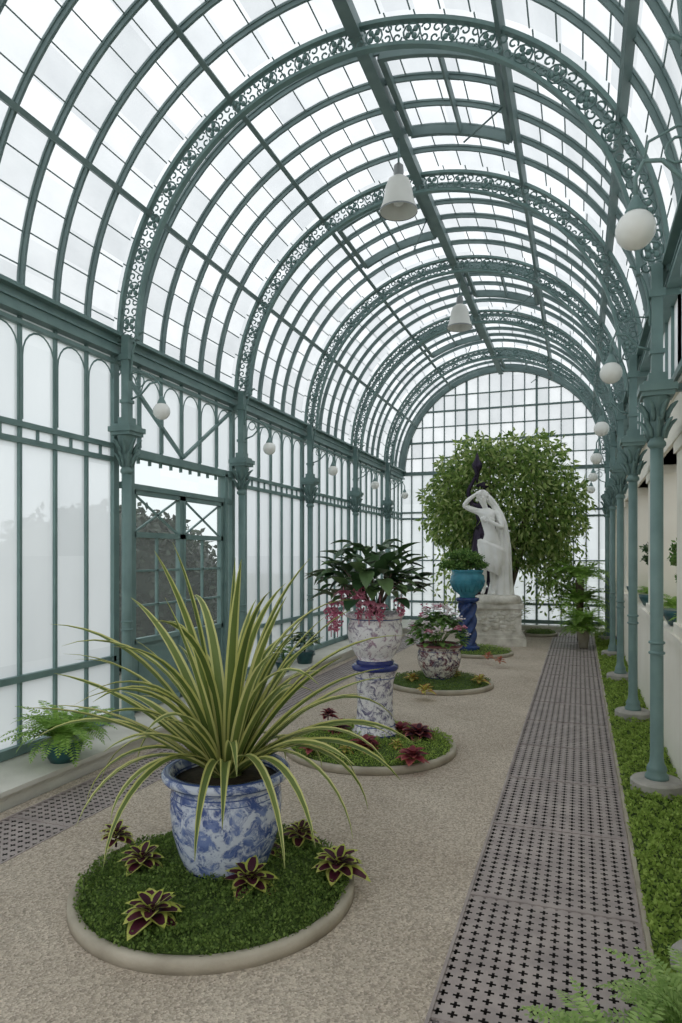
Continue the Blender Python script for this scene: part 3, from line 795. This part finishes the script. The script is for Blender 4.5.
for s,n_ in ((-1,'L'),(1,'R')):
    J['hip'+n_]=((.09*s,0,.9),.1,'pel'); J['kn'+n_]=((.1*s,-.04,.5),.062,'hip'+n_); J['an'+n_]=((.1*s,.02,.08),.038,'kn'+n_); J['to'+n_]=((.12*s,-.12,.03),.034,'an'+n_)
hand(J,'l','wrL',(-.15,-.05,1.98),(.4,0,.9),(0,1,0)); hand(J,'r','wrR',(.22,-.12,1.05),(-.3,-.6,-.6),(1,0,0))
V,E,R=figure(J); br=bpy.data.objects.new('bronze_figure_statue',None); scene.collection.objects.link(br); br.location=(XB,YBz,.98); br.rotation_euler=(0,0,.15)
br.scale=(1.05,1.05,1.08)
o=skinfig('body',V,E,R,BRONZE,(0,0,0),0); o.parent=br
mb=MB()
lathe(mb,[(.08,0),(.12,.03),(.13,.07),(.1,.12),(.04,.15)],14,(0,0,1.78),0)
lathe(mb,[(.02,0),(.03,.1),(.05,.2),(.09,.28),(.10,.34),(.05,.42),(.02,.52),(.0,.56)],12,(-.10,-.05,1.9),0)
lathe(mb,[(.2,.45),(.2,.7),(.17,.95),(.14,1.1)],40,(0,0,0),0,True,True,lambda a,z:1+.08*sin(9*a))
sphere(mb,(0,-.11,1.70),.016,0,6,(1,1,1.6))
o=mb.obj('turban_and_torch',[BRONZE]); o.parent=br

# ------------------------------------------------------------ big tree
mb=MB(); TX,TY=-1.50,14.05
for i in range(7):
    az=i*.9; x=.12*cos(az);y=.08*sin(az)
    tube(mb,[(x*.6,y*.6,0),(x,y,.7),(x*3.2+.1*sin(i),y*2.5,1.6),(x*7,y*4,2.6),(x*8,y*5,3.4)],[.05,.042,.035,.022,.01],6,1)
n=12000
q=rng.normal(size=(n,3)); q/=np.linalg.norm(q,axis=1)[:,None]
lump=1+.08*np.sin(q[:,0]*7+q[:,2]*5)*np.sin(q[:,2]*8+1)+.06*np.sin(q[:,0]*17)*np.sin(q[:,2]*15)
q=q*(rng.uniform(.35,1.0,(n,1))**.6)*lump[:,None]
C=q*np.array([1.66,.85,1.42])
C=C+np.array([0,0,2.72])
Dr=rng.normal(size=(n,3))*.7+q*.7; Dr[:,2]-=.7
scatter(mb,C,Dr,rng.uniform(.10,.19,n),rng.uniform(.045,.07,n),[0])
m=2200; q=rng.normal(size=(m,3))*np.array([.26,.25,.45]); q[:,0]+=np.where(rng.uniform(0,1,m)<.7,1.0,-.9); q[:,2]+=1.6
Dr=rng.normal(size=(m,3))*.7; Dr[:,2]-=.8; scatter(mb,q,Dr,rng.uniform(.10,.18,m),.055,[0])
for i in range(50):
    az=random.uniform(0,2*pi); h=random.uniform(0,.4)
    frond(mb,(.2*cos(az),.1*sin(az),.1+h),az,1.1,1.4,.6,.1,0,10)
lathe(mb,[(.3,0),(.36,.3),(.38,.34),(.34,.34),(.01,.3)],24,(0,0,0),2)
mb.obj('potted_ficus_tree',[L_TREE,BARK,STONE],(TX,TY,0))

# ------------------------------------------------------------ ferns and other plants
def fern(name,X,Y,z,R,nf,pot,up=1.0,lm=L_FERN,potmat=TEALPOT,pairs=16,wf=.22,pr=None,tiers=1):
    mb=MB(); pr=pr or pot
    for i in range(nf):
        az=i*2.4+random.uniform(-.2,.2); L=R*random.uniform(.8,1.25)
        hz=pot*(1-(i%tiers)/tiers*.8) if tiers>1 else pot
        frond(mb,(.03*cos(az),.03*sin(az),hz),az,up*random.uniform(.7,1.35),random.uniform(1.2,2.2),L,R*wf,0,pairs)
    if pot>0:
        lathe(mb,[(pr*.6,0),(pr*.8,pot*.4),(pr*.95,pot*.9),(pr*1.02,pot*1.0),(pr*.9,pot),(.01,pot*.95)],24,(0,0,0),1)
    return mb.obj(name,[lm,potmat],(X,Y,z))
fern('potted_fern',-3.50,3.87,.13,.36,80,.15,1.1,pairs=20,wf=.18)
fern('potted_fern',.06,12.4,0,.46,110,.42,1.1,potmat=STONE,pr=.12,tiers=2)
fern('tree_fern',.0,13.4,0,.62,130,1.15,1.1,potmat=BARK,pr=.08,tiers=2)
fern('foreground_fern',.38,2.28,.0,.34,80,.05,1.25,L_FERNP,pairs=24,wf=.14)
fern('foreground_fern',.12,2.02,.0,.33,60,.05,1.25,L_FERNP,pairs=24,wf=.14)
def bushy(name,X,Y,R,zb,lm):
    mb=MB()
    lathe(mb,[(R*.4,0),(R*.55,R*.6),(R*.6,R*.7),(R*.5,R*.7),(.01,R*.65)],20,(0,0,0),1)
    for i in range(80):
        az=i*2.4; th=random.uniform(-.2,1.5); q=R*random.uniform(.3,.7)
        ovate(mb,(q*cos(az)*cos(th),q*sin(az)*cos(th),R*1.1+q*sin(th)),(cos(az),sin(az),.3),(0,0,1),R*.5,R*.26,0,None,.4,4)
    tube(mb,[(0,0,R*.6),(0,0,R*1.5)],.012,5,0)
    mb.obj(name,[lm,TEALPOT],(X,Y,zb))
bushy('potted_foliage_plant',-3.56,8.5,.24,.13,L_DARK)
bushy('potted_foliage_plant',-3.56,7.8,.18,.13,L_MED)
bushy('potted_foliage_plant',-3.56,11.2,.22,.13,L_MED)
bushy('potted_foliage_plant',-3.56,12.9,.24,.13,L_DARK)
PD=[(0,-.1,.5,.13),(.0,.15,.4,.12),(.0,-.2,.25,.1)]
TR=[[(0,0,-.05),(.0,.05,.15),(0,-.05,.35),(0,-.1,.5)],[(0,.05,.15),(0,.15,.4)],[(0,0,.2),(0,-.2,.25)]]
bonsai('potted_bonsai',.80,5.95,1.17,1.0,PD,TR,L_MED,True)
bonsai('potted_bonsai',.80,8.2,1.17,1.0,[(0,-.1,.5,.16),(.0,.15,.4,.14)],TR,L_DARK,True)
bonsai('potted_bonsai',.80,10.3,1.17,1.0,PD,TR,L_MED,True)
fern('small_potted_fern',.80,6.5,1.04,.2,40,.10,1.1)
fern('small_potted_fern',.80,8.7,1.04,.2,40,.10,1.1)
fern('small_potted_fern',.80,5.55,1.04,.16,40,.08,1.1)

# ------------------------------------------------------------ world + camera
w=bpy.data.worlds.new('World'); scene.world=w; w.use_nodes=True; nt=w.node_tree; nt.nodes.clear()
o=nt.nodes.new('ShaderNodeOutputWorld'); bg=nt.nodes.new('ShaderNodeBackground')
tc=nt.nodes.new('ShaderNodeTexCoord'); sp=nt.nodes.new('ShaderNodeSeparateXYZ'); nt.links.new(tc.outputs['Generated'],sp.inputs[0])
r=ramp(nt,[(0,(.86,.88,.9,1)),(.3,(.96,.98,1,1)),(1,(.97,.985,1,1))]); nt.links.new(sp.outputs[2],r.inputs[0])
nt.links.new(r.outputs[0],bg.inputs[0]); bg.inputs[1].default_value=1.45; nt.links.new(bg.outputs[0],o.inputs[0])
cam=bpy.data.cameras.new('camera'); co=bpy.data.objects.new('camera',cam); scene.collection.objects.link(co)
cam.sensor_fit='VERTICAL'; cam.sensor_height=36; cam.sensor_width=24; cam.lens=670/1023*36; cam.shift_y=44.5/1023
co.location=(0,0,1.6); co.rotation_euler=(pi/2,0,math.atan2(.3357,.942)); cam.clip_start=.05
scene.camera=co
